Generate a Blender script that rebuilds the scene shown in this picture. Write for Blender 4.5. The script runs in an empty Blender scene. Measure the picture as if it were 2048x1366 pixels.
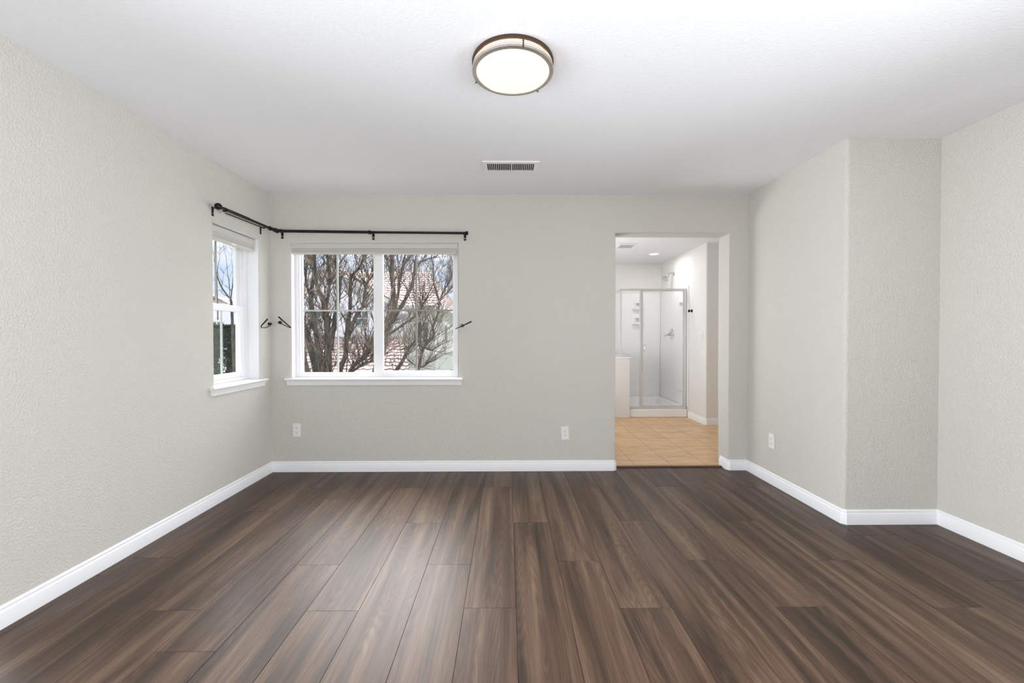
import bpy, bmesh, math, random
from mathutils import Vector, Matrix
PI = math.pi
C = bpy.context.scene.collection
SC = bpy.context.scene

# ------------------------------------------------------------------ camera
F_PX, YAW, PITCH, ROLL, CAM_Z = 850.0, 0.0107, 0.0131, -0.0005, 1.197
cam_d = bpy.data.cameras.new('camera'); cam = bpy.data.objects.new('camera', cam_d); C.objects.link(cam)
cam_d.sensor_width = 36.0; cam_d.lens = F_PX * 36.0 / 2048.0; cam_d.clip_start = 0.02; cam_d.clip_end = 400
_f = Vector((math.sin(YAW) * math.cos(PITCH), math.cos(YAW) * math.cos(PITCH), -math.sin(PITCH)))
_r = Vector((math.cos(YAW), -math.sin(YAW), 0)); _u = _r.cross(_f)
_r, _u = math.cos(ROLL) * _r + math.sin(ROLL) * _u, -math.sin(ROLL) * _r + math.cos(ROLL) * _u
cam.matrix_world = Matrix(((_r.x, _u.x, -_f.x, 0), (_r.y, _u.y, -_f.y, 0), (_r.z, _u.z, -_f.z, CAM_Z), (0, 0, 0, 1)))
SC.camera = cam

# ------------------------------------------------------------------ exposure
vs = SC.view_settings
vs.view_transform = 'Standard'; vs.look = 'None'; vs.gamma = 1.0; vs.exposure = 0.10
try: vs.use_curve_mapping = False
except Exception: pass
SC.cycles.use_denoising = True
SC.cycles.max_bounces = 10; SC.cycles.diffuse_bounces = 6; SC.cycles.transparent_max_bounces = 24
SC.cycles.sample_clamp_indirect = 6.0

# ------------------------------------------------------------------ sky
SKY_LOBE, SKY_LOW = 25.0, 1.0
world = bpy.data.worlds.new('sky'); SC.world = world; world.use_nodes = True
nt = world.node_tree; nt.nodes.clear()
def N(tree, typ, **kw):
    n = tree.nodes.new(typ)
    for k, v in kw.items(): setattr(n, k, v)
    return n
def setin(n, **kw):
    for k, v in kw.items(): n.inputs[k.replace('_', ' ')].default_value = v
def ramp(n, stops):
    cr = n.color_ramp
    while len(cr.elements) > 1: cr.elements.remove(cr.elements[-1])
    cr.elements[0].position = stops[0][0]; cr.elements[0].color = (*stops[0][1], 1)
    for p, c in stops[1:]:
        e = cr.elements.new(p); e.color = (*c, 1)
L = nt.links
w_tc = N(nt, 'ShaderNodeTexCoord'); w_sep = N(nt, 'ShaderNodeSeparateXYZ'); L.new(w_tc.outputs['Generated'], w_sep.inputs[0])
w_rmp = N(nt, 'ShaderNodeValToRGB'); L.new(w_sep.outputs['Z'], w_rmp.inputs[0])
ramp(w_rmp, [(0.0, (0.80, 0.88, 1.0)), (0.10, (0.66, 0.80, 1.0)), (0.22, (0.50, 0.68, 0.98)), (0.6, (0.42, 0.58, 0.9))])
w_map = N(nt, 'ShaderNodeMapping'); w_map.inputs['Scale'].default_value = (2.2, 2.2, 9.0); L.new(w_tc.outputs['Generated'], w_map.inputs[0])
w_noi = N(nt, 'ShaderNodeTexNoise'); setin(w_noi, Scale=1.6, Detail=5.0, Roughness=0.55); L.new(w_map.outputs[0], w_noi.inputs['Vector'])
w_cr = N(nt, 'ShaderNodeValToRGB'); ramp(w_cr, [(0.50, (0, 0, 0)), (0.72, (1, 1, 1))]); L.new(w_noi.outputs['Fac'], w_cr.inputs[0])
w_mix = N(nt, 'ShaderNodeMix', data_type='RGBA'); L.new(w_cr.outputs[0], w_mix.inputs[0]); L.new(w_rmp.outputs[0], w_mix.inputs[6]); w_mix.inputs[7].default_value = (0.95, 0.95, 1.0, 1)
w_dot = N(nt, 'ShaderNodeVectorMath', operation='DOT_PRODUCT'); L.new(w_tc.outputs['Generated'], w_dot.inputs[0])
w_dot.inputs[1].default_value = Vector((-0.42, 0.66, 0.62)).normalized()
w_max = N(nt, 'ShaderNodeMath', operation='MAXIMUM'); L.new(w_dot.outputs['Value'], w_max.inputs[0]); w_max.inputs[1].default_value = 0
w_pow = N(nt, 'ShaderNodeMath', operation='POWER'); L.new(w_max.outputs[0], w_pow.inputs[0]); w_pow.inputs[1].default_value = 4.0
w_mul = N(nt, 'ShaderNodeMath', operation='MULTIPLY'); L.new(w_pow.outputs[0], w_mul.inputs[0]); w_mul.inputs[1].default_value = SKY_LOBE
w_lob = N(nt, 'ShaderNodeMix', data_type='RGBA', blend_type='ADD'); w_lob.inputs[0].default_value = 1.0
w_hz = N(nt, 'ShaderNodeMapRange'); L.new(w_sep.outputs['Z'], w_hz.inputs[0]); w_hz.inputs[1].default_value = 0.17; w_hz.inputs[2].default_value = 0.36
w_m2 = N(nt, 'ShaderNodeMath', operation='MULTIPLY'); L.new(w_mul.outputs[0], w_m2.inputs[0]); L.new(w_hz.outputs[0], w_m2.inputs[1])
w_cmb = N(nt, 'ShaderNodeCombineColor')
for i in range(3): L.new(w_m2.outputs[0], w_cmb.inputs[i])
L.new(w_mix.outputs[2], w_lob.inputs[6]); L.new(w_cmb.outputs[0], w_lob.inputs[7])
w_bg = N(nt, 'ShaderNodeBackground'); w_bg.inputs['Strength'].default_value = SKY_LOW; L.new(w_lob.outputs[2], w_bg.inputs['Color'])
w_out = N(nt, 'ShaderNodeOutputWorld'); L.new(w_bg.outputs[0], w_out.inputs[0])

# ------------------------------------------------------------------ daylight and added fill lamps
def area(name, loc, rot, sx, sy, power, col=(1, 1, 1), portal=False, spread=180):
    d = bpy.data.lights.new(name, 'AREA'); d.shape = 'RECTANGLE'; d.size = sx; d.size_y = sy; d.energy = power; d.color = col; d.spread = math.radians(spread)
    if portal: d.cycles.is_portal = True
    o = bpy.data.objects.new(name, d); o.location = loc; o.rotation_euler = rot; C.objects.link(o); return o
# lamps standing in for daylight from outside the view; no openings are cut there
area('rear_fill', (0.4, -2.50, 1.18), (PI / 2, 0, 0), 3.6, 2.1, 3, (0.93, 0.99, 1.06))  # fill lamp added behind the camera; the rear wall is solid
area('side_window_daylight', (-2.03, 0.88, 1.00), (PI / 2, 0, -PI / 2), 1.6, 1.9, 46, (0.93, 0.99, 1.06), spread=100)
area('far_side_fill', (2.70, 0.40, 1.00), (PI / 2, 0, PI / 2), 1.7, 1.9, 66, (0.93, 0.99, 1.06), spread=140)  # fill lamp added to brighten the left wall; no window here
area('ceiling_fill', (0.0, -1.60, 0.25), (PI, 0, 0), 3.6, 1.8, 104, (0.94, 0.99, 1.06), spread=170)  # upward fill lamp added to brighten the ceiling
area('side_up_fill', (-1.30, -0.25, 0.12), (PI, 0, 0), 1.0, 1.7, 12, (0.94, 0.99, 1.06), spread=170)  # second low lamp facing up, added as ceiling fill
area('bathroom_window_daylight', (0.16, 5.2, 1.35), (PI / 2 + 0.55, 0, -PI / 2), 1.5, 1.5, 56, (0.95, 0.99, 1.05))
area('back_window_portal', (-1.17, 3.93, 1.42), (-PI / 2, 0, 0), 1.5, 1.25, 1, portal=True)
area('left_window_portal', (-2.30, 3.32, 1.42), (PI / 2, 0, -PI / 2), 0.62, 1.25, 1, portal=True)
d = bpy.data.lights.new('sun', 'SUN'); d.energy = 2.6; d.angle = 0.02; d.color = (1.0, 0.96, 0.90)
o = bpy.data.objects.new('sun', d); o.rotation_euler = Vector((-0.55, 0.75, -0.62)).to_track_quat('-Z', 'Y').to_euler(); C.objects.link(o)

# ------------------------------------------------------------------ helpers
def obj(name, bm, m, parent=None, smooth=False):
    me = bpy.data.meshes.new(name); bmesh.ops.recalc_face_normals(bm, faces=bm.faces[:]); bm.to_mesh(me); bm.free()
    if smooth is True:
        for p in me.polygons: p.use_smooth = True
    elif smooth:
        me.polygons.foreach_set('use_smooth', [True] * len(me.polygons)); me.set_sharp_from_angle(angle=math.radians(smooth))
    if m: me.materials.append(m)
    o = bpy.data.objects.new(name, me); C.objects.link(o)
    if parent:
        o.parent = parent; o.matrix_parent_inverse = parent.matrix_basis.inverted()   # meshes are written in world coordinates
    return o
def thing(name, label, cat, loc=(0, 0, 0), group=None):
    o = bpy.data.objects.new(name, None); o.empty_display_size = 0.05; o.location = loc; C.objects.link(o); return tag(o, label, cat, group)
def tag(o, label, cat, group=None):
    o['label'] = label; o['category'] = cat
    if group: o['group'] = group
    return o
def struct(o, label=None):
    o['kind'] = 'structure'
    if label: o['label'] = label
    return o
def B(): return bmesh.new()
def box(bm, x0, x1, y0, y1, z0, z1, bev=0.0, seg=2, rot=None, piv=None):
    vs_ = [bm.verts.new((x, y, z)) for x in (x0, x1) for y in (y0, y1) for z in (z0, z1)]
    fs = [(0, 1, 3, 2), (4, 6, 7, 5), (0, 4, 5, 1), (2, 3, 7, 6), (0, 2, 6, 4), (1, 5, 7, 3)]
    ff = [bm.faces.new([vs_[i] for i in f]) for f in fs]
    g = vs_
    if bev:
        es = list({e for f in ff for e in f.edges})
        r = bmesh.ops.bevel(bm, geom=es, offset=bev, segments=seg, affect='EDGES', profile=0.5)
        g = list({v for f in r['faces'] for v in f.verts} | {v for v in vs_ if v.is_valid})
    if rot: bmesh.ops.rotate(bm, verts=g, cent=piv or ((x0 + x1) / 2, (y0 + y1) / 2, (z0 + z1) / 2), matrix=rot)
    return g
def frame_of(d):
    d = d.normalized(); a = Vector((0, 0, 1)) if abs(d.z) < 0.9 else Vector((1, 0, 0))
    s = d.cross(a).normalized(); return s, s.cross(d).normalized()
def tube(bm, pts, rad, n=10, caps=True):
    pts = [Vector(p) for p in pts]; rings = []
    s0 = None
    for i, p in enumerate(pts):
        d = (pts[min(i + 1, len(pts) - 1)] - pts[max(i - 1, 0)])
        if d.length < 1e-9: d = Vector((0, 0, 1))
        d.normalize()
        if s0 is None: s, t = frame_of(d)
        else:
            s = s0 - d * s0.dot(d)
            s = s.normalized() if s.length > 1e-6 else frame_of(d)[0]
            t = s.cross(d)
        s0 = s; r = rad[i] if isinstance(rad, (list, tuple)) else rad
        rings.append([bm.verts.new(p + (s * math.cos(2 * PI * k / n) + t * math.sin(2 * PI * k / n)) * r) for k in range(n)])
    for a, b in zip(rings, rings[1:]):
        for k in range(n): bm.faces.new((a[k], a[(k + 1) % n], b[(k + 1) % n], b[k]))
    if caps: bm.faces.new(rings[0][::-1]); bm.faces.new(rings[-1])
def lathe(bm, prof, cen, n=48, axis=(0, 0, 1), closed=False):
    ax = Vector(axis).normalized(); s, t = frame_of(ax); cen = Vector(cen); rings = []
    for r, h in prof:
        if r < 1e-6: rings.append([bm.verts.new(cen + ax * h)])
        else: rings.append([bm.verts.new(cen + ax * h + (s * math.cos(2 * PI * k / n) + t * math.sin(2 * PI * k / n)) * r) for k in range(n)])
    prs = list(zip(rings, rings[1:]))
    if closed: prs.append((rings[-1], rings[0]))
    for a, b in prs:
        for k in range(n):
            k2 = (k + 1) % n
            if len(a) == 1 and len(b) == 1: continue
            if len(a) == 1: bm.faces.new((a[0], b[k2], b[k]))
            elif len(b) == 1: bm.faces.new((a[k], a[k2], b[0]))
            else: bm.faces.new((a[k], a[k2], b[k2], b[k]))
def prism(bm, poly, fn, a, b):
    """extrude a 2D polygon; fn(u, v, w) -> xyz, w runs from a to b"""
    lo = [bm.verts.new(fn(u, v, a)) for u, v in poly]; hi = [bm.verts.new(fn(u, v, b)) for u, v in poly]
    n = len(poly)
    for k in range(n): bm.faces.new((lo[k], lo[(k + 1) % n], hi[(k + 1) % n], hi[k]))
    bm.faces.new(lo[::-1]); bm.faces.new(hi)
def wall_grid(u0, u1, z0, z1, holes, thick, fn, bull=0.018):
    """wall slab with openings; w = 0 is the room side; edges of the openings on the room side are bullnosed"""
    bm = B(); us = sorted({u0, u1} | {h[0] for h in holes} | {h[1] for h in holes}); zs = sorted({z0, z1} | {h[2] for h in holes} | {h[3] for h in holes})
    V = {}
    def v(u, w, z):
        k = (round(u, 5), w, round(z, 5))
        if k not in V: V[k] = bm.verts.new(fn(u, w, z))
        return V[k]
    def solid(i, j):
        if i < 0 or j < 0 or i >= len(us) - 1 or j >= len(zs) - 1: return False
        cu, cz = (us[i] + us[i + 1]) / 2, (zs[j] + zs[j + 1]) / 2
        return not any(h[0] < cu < h[1] and h[2] < cz < h[3] for h in holes)
    rim = []
    for i in range(len(us) - 1):
        for j in range(len(zs) - 1):
            if not solid(i, j): continue
            a, b, c, d = us[i], us[i + 1], zs[j], zs[j + 1]
            for w in (0, thick): bm.faces.new((v(a, w, c), v(b, w, c), v(b, w, d), v(a, w, d)))
            for (di, dj, p, q) in ((-1, 0, (a, c), (a, d)), (1, 0, (b, c), (b, d)), (0, -1, (a, c), (b, c)), (0, 1, (a, d), (b, d))):
                if not solid(i + di, j + dj):
                    bm.faces.new((v(p[0], 0, p[1]), v(q[0], 0, q[1]), v(q[0], thick, q[1]), v(p[0], thick, p[1])))
                    inside = u0 < (p[0] + q[0]) / 2 < u1 and z0 < (p[1] + q[1]) / 2 < z1
                    if inside: rim += [((p, q), 0), ((p, q), thick)]
    bm.edges.ensure_lookup_table()
    if bull:
        es = []
        for (p, q), w in rim:
            e = bm.edges.get((v(p[0], w, p[1]), v(q[0], w, q[1])))
            if e: es.append(e)
        bmesh.ops.bevel(bm, geom=list(set(es)), offset=bull, segments=5, affect='EDGES', profile=0.5)
    return bm
def sweep_rings(path, prof):
    """mitred profile along a plan polyline, room side on the right of travel; prof: (out, z)"""
    P = [Vector((x, y)) for x, y in path]; rings = []
    for i, p in enumerate(P):
        d0 = (P[i] - P[i - 1]).normalized() if i else None
        d1 = (P[i + 1] - P[i]).normalized() if i < len(P) - 1 else None
        d0 = d0 or d1; d1 = d1 or d0
        n0 = Vector((d0.y, -d0.x)); n1 = Vector((d1.y, -d1.x)); m = (n0 + n1).normalized(); k = 1.0 / max(0.2, m.dot(n0))
        rings.append([(p.x + m.x * k * o, p.y + m.y * k * o, z) for o, z in prof])
    return rings
def sweep(rings):
    bm = B(); vr = [[bm.verts.new(c) for c in r] for r in rings]; n = len(rings[0])
    for a, b in zip(vr, vr[1:]):
        for k in range(n): bm.faces.new((a[k], a[(k + 1) % n], b[(k + 1) % n], b[k]))
    bm.faces.new(vr[0][::-1]); bm.faces.new(vr[-1]); return bm

# ------------------------------------------------------------------ materials
def mat(name, base, rough=0.5, metal=0.0, bump=None, spec=0.5, coat=0.0):
    m = bpy.data.materials.new(name); m.use_nodes = True; t = m.node_tree; p = t.nodes['Principled BSDF']
    p.inputs['Base Color'].default_value = (*base, 1); p.inputs['Roughness'].default_value = rough; p.inputs['Metallic'].default_value = metal
    p.inputs['Specular IOR Level'].default_value = spec
    if coat: p.inputs['Coat Weight'].default_value = coat
    if bump:
        scale, strength, dist, lo, hi = bump
        tc = N(t, 'ShaderNodeTexCoord'); no = N(t, 'ShaderNodeTexNoise'); setin(no, Scale=scale, Detail=2.5, Roughness=0.5)
        t.links.new(tc.outputs['Object'], no.inputs['Vector'])
        r = N(t, 'ShaderNodeValToRGB'); ramp(r, [(lo, (0, 0, 0)), (hi, (1, 1, 1))]); t.links.new(no.outputs['Fac'], r.inputs[0])
        b = N(t, 'ShaderNodeBump'); setin(b, Strength=strength, Distance=dist); t.links.new(r.outputs[0], b.inputs['Height']); t.links.new(b.outputs[0], p.inputs['Normal'])
    return m
def noisy(name, c0, c1, scale, rough=0.7, stretch=(1, 1, 1), bump=0.0, metal=0.0, detail=5.0, lohi=(0.35, 0.65)):
    m = mat(name, c0, rough, metal); t = m.node_tree; p = t.nodes['Principled BSDF']
    tc = N(t, 'ShaderNodeTexCoord'); mp = N(t, 'ShaderNodeMapping'); mp.inputs['Scale'].default_value = stretch
    no = N(t, 'ShaderNodeTexNoise'); setin(no, Scale=scale, Detail=detail, Roughness=0.6)
    t.links.new(tc.outputs['Object'], mp.inputs[0]); t.links.new(mp.outputs[0], no.inputs['Vector'])
    r = N(t, 'ShaderNodeValToRGB'); ramp(r, [(lohi[0], c0), (lohi[1], c1)]); t.links.new(no.outputs['Fac'], r.inputs[0]); t.links.new(r.outputs[0], p.inputs['Base Color'])
    if bump:
        b = N(t, 'ShaderNodeBump'); setin(b, Strength=0.5, Distance=bump); t.links.new(no.outputs['Fac'], b.inputs['Height']); t.links.new(b.outputs[0], p.inputs['Normal'])
    return m
def emit(name, col, strength, base=(0.3, 0.29, 0.27)):
    m = bpy.data.materials.new(name); m.use_nodes = True; t = m.node_tree; p = t.nodes['Principled BSDF']
    p.inputs['Base Color'].default_value = (*base, 1); p.inputs['Roughness'].default_value = 0.35
    p.inputs['Emission Color'].default_value = (*col, 1); p.inputs['Emission Strength'].default_value = strength; return m
def glass(name, tint=(1, 1, 1), ior=1.45):
    m = bpy.data.materials.new(name); m.use_nodes = True; t = m.node_tree; t.nodes.clear()
    tr = N(t, 'ShaderNodeBsdfTransparent'); tr.inputs[0].default_value = (*tint, 1); gl = N(t, 'ShaderNodeBsdfGlossy'); gl.inputs['Roughness'].default_value = 0.0
    fr = N(t, 'ShaderNodeFresnel'); fr.inputs[0].default_value = ior; mx = N(t, 'ShaderNodeMixShader'); ou = N(t, 'ShaderNodeOutputMaterial')
    ge = N(t, 'ShaderNodeNewGeometry'); fm = N(t, 'ShaderNodeMath', operation='MULTIPLY_ADD'); t.links.new(ge.outputs['Backfacing'], fm.inputs[0]); fm.inputs[1].default_value = -2.0; fm.use_clamp = True; t.links.new(fr.outputs[0], fm.inputs[2])
    t.links.new(fm.outputs[0], mx.inputs[0]); t.links.new(tr.outputs[0], mx.inputs[1]); t.links.new(gl.outputs[0], mx.inputs[2]); t.links.new(mx.outputs[0], ou.inputs[0]); return m

M = {}
M['wall'] = mat('greige_wall_paint', (0.60, 0.578, 0.530), 0.75, bump=(105, 0.75, 0.0018, 0.40, 0.62), spec=0.3)
M['ceil'] = mat('white_ceiling_paint', (0.80, 0.80, 0.815), 0.85, bump=(75, 0.25, 0.0020, 0.45, 0.62), spec=0.2)
M['bathwall'] = mat('pale_bathroom_paint', (0.76, 0.745, 0.72), 0.6, bump=(105, 0.2, 0.0012, 0.40, 0.62), spec=0.3)
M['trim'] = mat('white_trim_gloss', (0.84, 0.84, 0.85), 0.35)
M['sillw'] = mat('white_sill_gloss', (0.84, 0.84, 0.835), 0.35)
M['vinyl'] = mat('white_vinyl', (0.86, 0.86, 0.87), 0.4)
M['shade'] = noisy('beige_shade_fabric', (0.53, 0.51, 0.475), (0.57, 0.55, 0.51), 900, 0.85, bump=0.0003)
M['shaderail'] = mat('pale_shade_rail', (0.545, 0.535, 0.51), 0.5)
M['black'] = mat('black_rod_metal', (0.012, 0.011, 0.011), 0.38, 0.6)
M['darkrod'] = mat('thin_dark_rod', (0.02, 0.02, 0.02), 0.35, 0.6)
M['clear'] = mat('grey_plastic_tip', (0.45, 0.45, 0.45), 0.25)
M['plate'] = mat('white_outlet_plastic', (0.80, 0.79, 0.77), 0.35)
M['slot'] = mat('dark_slot', (0.03, 0.03, 0.03), 0.8)
M['bronze'] = noisy('brushed_bronze', (0.075, 0.045, 0.028), (0.11, 0.068, 0.045), 60, 0.38, (1, 1, 12), metal=0.7)
M['nickel'] = noisy('brushed_nickel', (0.47, 0.43, 0.39), (0.56, 0.52, 0.47), 60, 0.36, (1, 1, 12), metal=0.85)
M['chrome'] = mat('chrome', (0.72, 0.73, 0.74), 0.12, 1.0)
M['alum'] = mat('satin_aluminium', (0.74, 0.74, 0.75), 0.34, 0.6)
M['acrylic'] = mat('white_acrylic', (0.86, 0.86, 0.86), 0.18)
M['diffuser'] = emit('lit_lamp_glass', (1.0, 0.92, 0.79), 0.80)
M['lampband'] = emit('lit_lamp_band', (1.0, 0.84, 0.68), 1.9)
M['can'] = emit('lit_downlight', (1.0, 0.97, 0.92), 3.0)
M['pane'] = glass('window_glass')
M['showerglass'] = glass('shower_glass', (0.992, 0.995, 0.993))
M['grille'] = mat('taupe_grille_bar', (0.30, 0.28, 0.25), 0.5)
M['grillepale'] = mat('pale_grille_bar', (0.52, 0.55, 0.53), 0.5)
M['threshold'] = noisy('dark_threshold_wood', (0.05, 0.018, 0.010), (0.09, 0.035, 0.02), 40, 0.3, (0.3, 6, 6))
M['duct'] = mat('dark_duct', (0.02, 0.02, 0.02), 0.9)

def wood_floor():
    m = bpy.data.materials.new('brown_oak_plank'); m.use_nodes = True; t = m.node_tree; p = t.nodes['Principled BSDF']; K = t.links
    uv = N(t, 'ShaderNodeUVMap', uv_map='plank_uv'); at = N(t, 'ShaderNodeAttribute', attribute_name='plank_tone')
    def noise(sx, sy, detail, rough, dist):
        mp = N(t, 'ShaderNodeMapping'); mp.inputs['Scale'].default_value = (sx, sy, 1); K.new(uv.outputs[0], mp.inputs[0])
        n = N(t, 'ShaderNodeTexNoise'); setin(n, Scale=1.0, Detail=detail, Roughness=rough, Distortion=dist); K.new(mp.outputs[0], n.inputs['Vector']); return n
    a = noise(13.0, 0.75, 4.0, 0.55, 0.5)       # broad streaks along the plank
    b = noise(55.0, 1.6, 4.0, 0.6, 0.4)         # narrower streaks
    c = noise(320.0, 7.0, 3.0, 0.6, 0.0)        # pores
    # cathedral grain
    mp = N(t, 'ShaderNodeMapping'); mp.inputs['Scale'].default_value = (9.0, 0.55, 1); K.new(uv.outputs[0], mp.inputs[0])
    cn = N(t, 'ShaderNodeTexNoise'); setin(cn, Scale=1.0, Detail=1.0, Roughness=0.4, Distortion=0.2); K.new(mp.outputs[0], cn.inputs['Vector'])
    rg = N(t, 'ShaderNodeMath', operation='MULTIPLY'); rg.inputs[1].default_value = 38.0; K.new(cn.outputs['Fac'], rg.inputs[0])
    fr = N(t, 'ShaderNodeMath', operation='PINGPONG'); fr.inputs[1].default_value = 0.5; K.new(rg.outputs[0], fr.inputs[0])
    def mul(s, k):
        x = N(t, 'ShaderNodeMath', operation='MULTIPLY'); K.new(s, x.inputs[0]); x.inputs[1].default_value = k; return x.outputs[0]
    def add(s, u):
        x = N(t, 'ShaderNodeMath', operation='ADD'); K.new(s, x.inputs[0]); K.new(u, x.inputs[1]); return x.outputs[0]
    tot = add(add(add(mul(a.outputs['Fac'], 0.66), mul(b.outputs['Fac'], 0.18)), add(mul(c.outputs['Fac'], 0.12), mul(fr.outputs[0], 0.14))), mul(at.outputs['Fac'], 0.025))
    r = N(t, 'ShaderNodeValToRGB'); K.new(tot, r.inputs[0])
    ramp(r, WOOD_STOPS)
    K.new(r.outputs[0], p.inputs['Base Color'])
    p.inputs['Roughness'].default_value = FLOOR_ROUGH; p.inputs['Specular IOR Level'].default_value = FLOOR_SPEC
    bp = N(t, 'ShaderNodeBump'); setin(bp, Strength=0.25, Distance=0.0006); K.new(add(mul(c.outputs['Fac'], 0.6), mul(fr.outputs[0], 0.5)), bp.inputs['Height']); K.new(bp.outputs[0], p.inputs['Normal'])
    return m
WOOD_STOPS = [(0.36, (0.022, 0.0125, 0.007)), (0.44, (0.040, 0.023, 0.0135)), (0.51, (0.068, 0.037, 0.0225)), (0.58, (0.100, 0.060, 0.037)), (0.67, (0.150, 0.098, 0.062))]
FLOOR_ROUGH, FLOOR_SPEC = 0.42, 0.34
M['wood'] = wood_floor()

def tile_floor():
    m = mat('tan_ceramic_tile', (0.4, 0.25, 0.13), 0.32); t = m.node_tree; p = t.nodes['Principled BSDF']; K = t.links
    tc = N(t, 'ShaderNodeTexCoord'); mp = N(t, 'ShaderNodeMapping'); mp.inputs['Location'].default_value = (-1.183, -3.912, 0); K.new(tc.outputs['Object'], mp.inputs[0])
    br = N(t, 'ShaderNodeTexBrick', offset=0.0, squash=1.0); setin(br, Scale=1.0); br.inputs['Mortar Size'].default_value = 0.0045; br.inputs['Brick Width'].default_value = 0.333; br.inputs['Row Height'].default_value = 0.337
    br.inputs['Color1'].default_value = (0.0, 0.0, 0.0, 1); br.inputs['Color2'].default_value = (1, 1, 1, 1); br.inputs['Mortar'].default_value = (0.5, 0.5, 0.5, 1); K.new(mp.outputs[0], br.inputs['Vector'])
    no = N(t, 'ShaderNodeTexNoise'); setin(no, Scale=7.0, Detail=6.0, Roughness=0.62, Distortion=0.8); m2 = N(t, 'ShaderNodeMapping'); m2.inputs['Scale'].default_value = (0.6, 2.2, 1); K.new(tc.outputs['Object'], m2.inputs[0]); K.new(m2.outputs[0], no.inputs['Vector'])
    a = N(t, 'ShaderNodeMath', operation='MULTIPLY_ADD'); K.new(br.outputs['Color'], a.inputs[0]); a.inputs[1].default_value = 0.10; K.new(no.outputs['Fac'], a.inputs[2])
    r = N(t, 'ShaderNodeValToRGB'); ramp(r, [(0.33, (0.48, 0.275, 0.115)), (0.52, (0.62, 0.39, 0.185)), (0.72, (0.74, 0.505, 0.27))]); K.new(a.outputs[0], r.inputs[0])
    mx = N(t, 'ShaderNodeMix', data_type='RGBA'); K.new(br.outputs['Fac'], mx.inputs[0]); K.new(r.outputs[0], mx.inputs[6]); mx.inputs[7].default_value = (0.36, 0.225, 0.115, 1)
    K.new(mx.outputs[2], p.inputs['Base Color'])
    bp = N(t, 'ShaderNodeBump', invert=True); setin(bp, Strength=0.6, Distance=0.002); K.new(br.outputs['Fac'], bp.inputs['Height']); K.new(bp.outputs[0], p.inputs['Normal'])
    return m
M['tile'] = tile_floor()

# ------------------------------------------------------------------ room shell (metres; camera stands at x = 0, y = 0)
XL, XR, XR2, D, DP, H = -2.078, 2.136, 2.737, 3.757, 2.665, 2.44
REAR = -2.6
WT = 0.19
DOOR = (0.957, 1.968, 0.0, 2.106)
WIN1 = (-1.906, -0.437, 0.826, 2.010)
WIN2 = (3.038, 3.598, 0.836, 2.012)
def xz(u, w, z): return (u, D + w, z)
def yz(u, w, z): return (XL - w, u, z)
struct(obj('wall_back', wall_grid(XL - 0.2, 3.40, 0, H, [DOOR, WIN1], WT, xz), M['wall'], smooth=40), 'greige back wall with a window and a doorway')
struct(obj('wall_left', wall_grid(REAR, D, 0, H, [WIN2], 0.2, yz), M['wall'], smooth=40), 'greige left wall with a narrow window at its far end')
bm = B()
poly = [(XR, D), (XR, DP), (XR2, DP), (XR2, REAR), (3.0, REAR), (3.0, D)]
prism(bm, poly, lambda u, v, w: (u, v, w), 0, H)
bm.edges.ensure_lookup_table()
es = [e for e in bm.edges if all(abs(v.co.x - XR) < 1e-4 and abs(v.co.y - DP) < 1e-4 for v in e.verts)]
bmesh.ops.bevel(bm, geom=es, offset=0.022, segments=6, affect='EDGES', profile=0.5)
struct(obj('wall_right', bm, M['wall'], smooth=40), 'greige right wall stepping back behind a rounded corner')
bm = B(); box(bm, XL - 0.2, 3.0, REAR - 0.15, REAR, 0, H); struct(obj('wall_rear', bm, M['wall']), 'greige wall behind the viewer')
bm = B(); box(bm, XL - 0.2, 3.4, REAR - 0.15, D + 0.09, H, H + 0.12); struct(obj('ceiling', bm, M['ceil']), 'white textured bedroom ceiling')

# floor: every plank is laid as its own strip, all in one mesh
def planks():
    rnd = random.Random(11); bm = B(); uvl = bm.loops.layers.uv.new('plank_uv'); tone = bm.faces.layers.float.new('plank_tone')
    PW, PL, X0 = 0.229, 1.50, 0.037
    known = {-7: 1.855, -6: 1.61, -5: 2.217, -4: 1.844, -3: 2.71, -2: 2.214, -1: 1.856, 0: 2.71, 1: 2.24, 2: 1.848, 3: 2.731, 4: 2.243, 5: 1.85, 6: 2.723, 7: 2.235, 8: 1.836, -8: 2.9, -9: 2.3}
    for k in range(-10, 13):
        xa, xb = X0 + k * PW, X0 + (k + 1) * PW
        xa, xb = max(xa, XL - 0.0), min(xb, XR2)
        if xb - xa < 0.005: continue
        j = known.get(k, rnd.uniform(1.5, 2.9)); ys = [j + n * PL for n in range(-4, 3)]
        ys = [REAR] + [y for y in ys if REAR + 0.02 < y < D + 0.1] + [D + 0.115]
        for y0, y1 in zip(ys, ys[1:]):
            if k >= 9 and y0 > DP: continue
            g = 0.0011; ou, ov, tn = rnd.uniform(0, 40), rnd.uniform(0, 40), rnd.uniform(-1, 1)
            lo = [(xa, y0), (xb, y0), (xb, y1), (xa, y1)]; hi = [(xa + g, y0 + g), (xb - g, y0 + g), (xb - g, y1 - g), (xa + g, y1 - g)]
            vl = [bm.verts.new((x, y, -0.0028)) for x, y in lo]; vh = [bm.verts.new((x, y, 0)) for x, y in hi]
            fs = [bm.faces.new(vh)] + [bm.faces.new((vl[q], vl[(q + 1) % 4], vh[(q + 1) % 4], vh[q])) for q in range(4)]
            for f in fs:
                f[tone] = tn
                for lp in f.loops: lp[uvl].uv = (lp.vert.co.x + ou, lp.vert.co.y + ov)
    return bm
struct(obj('floor', planks(), M['wood']), 'dark brown wood plank floor')

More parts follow.
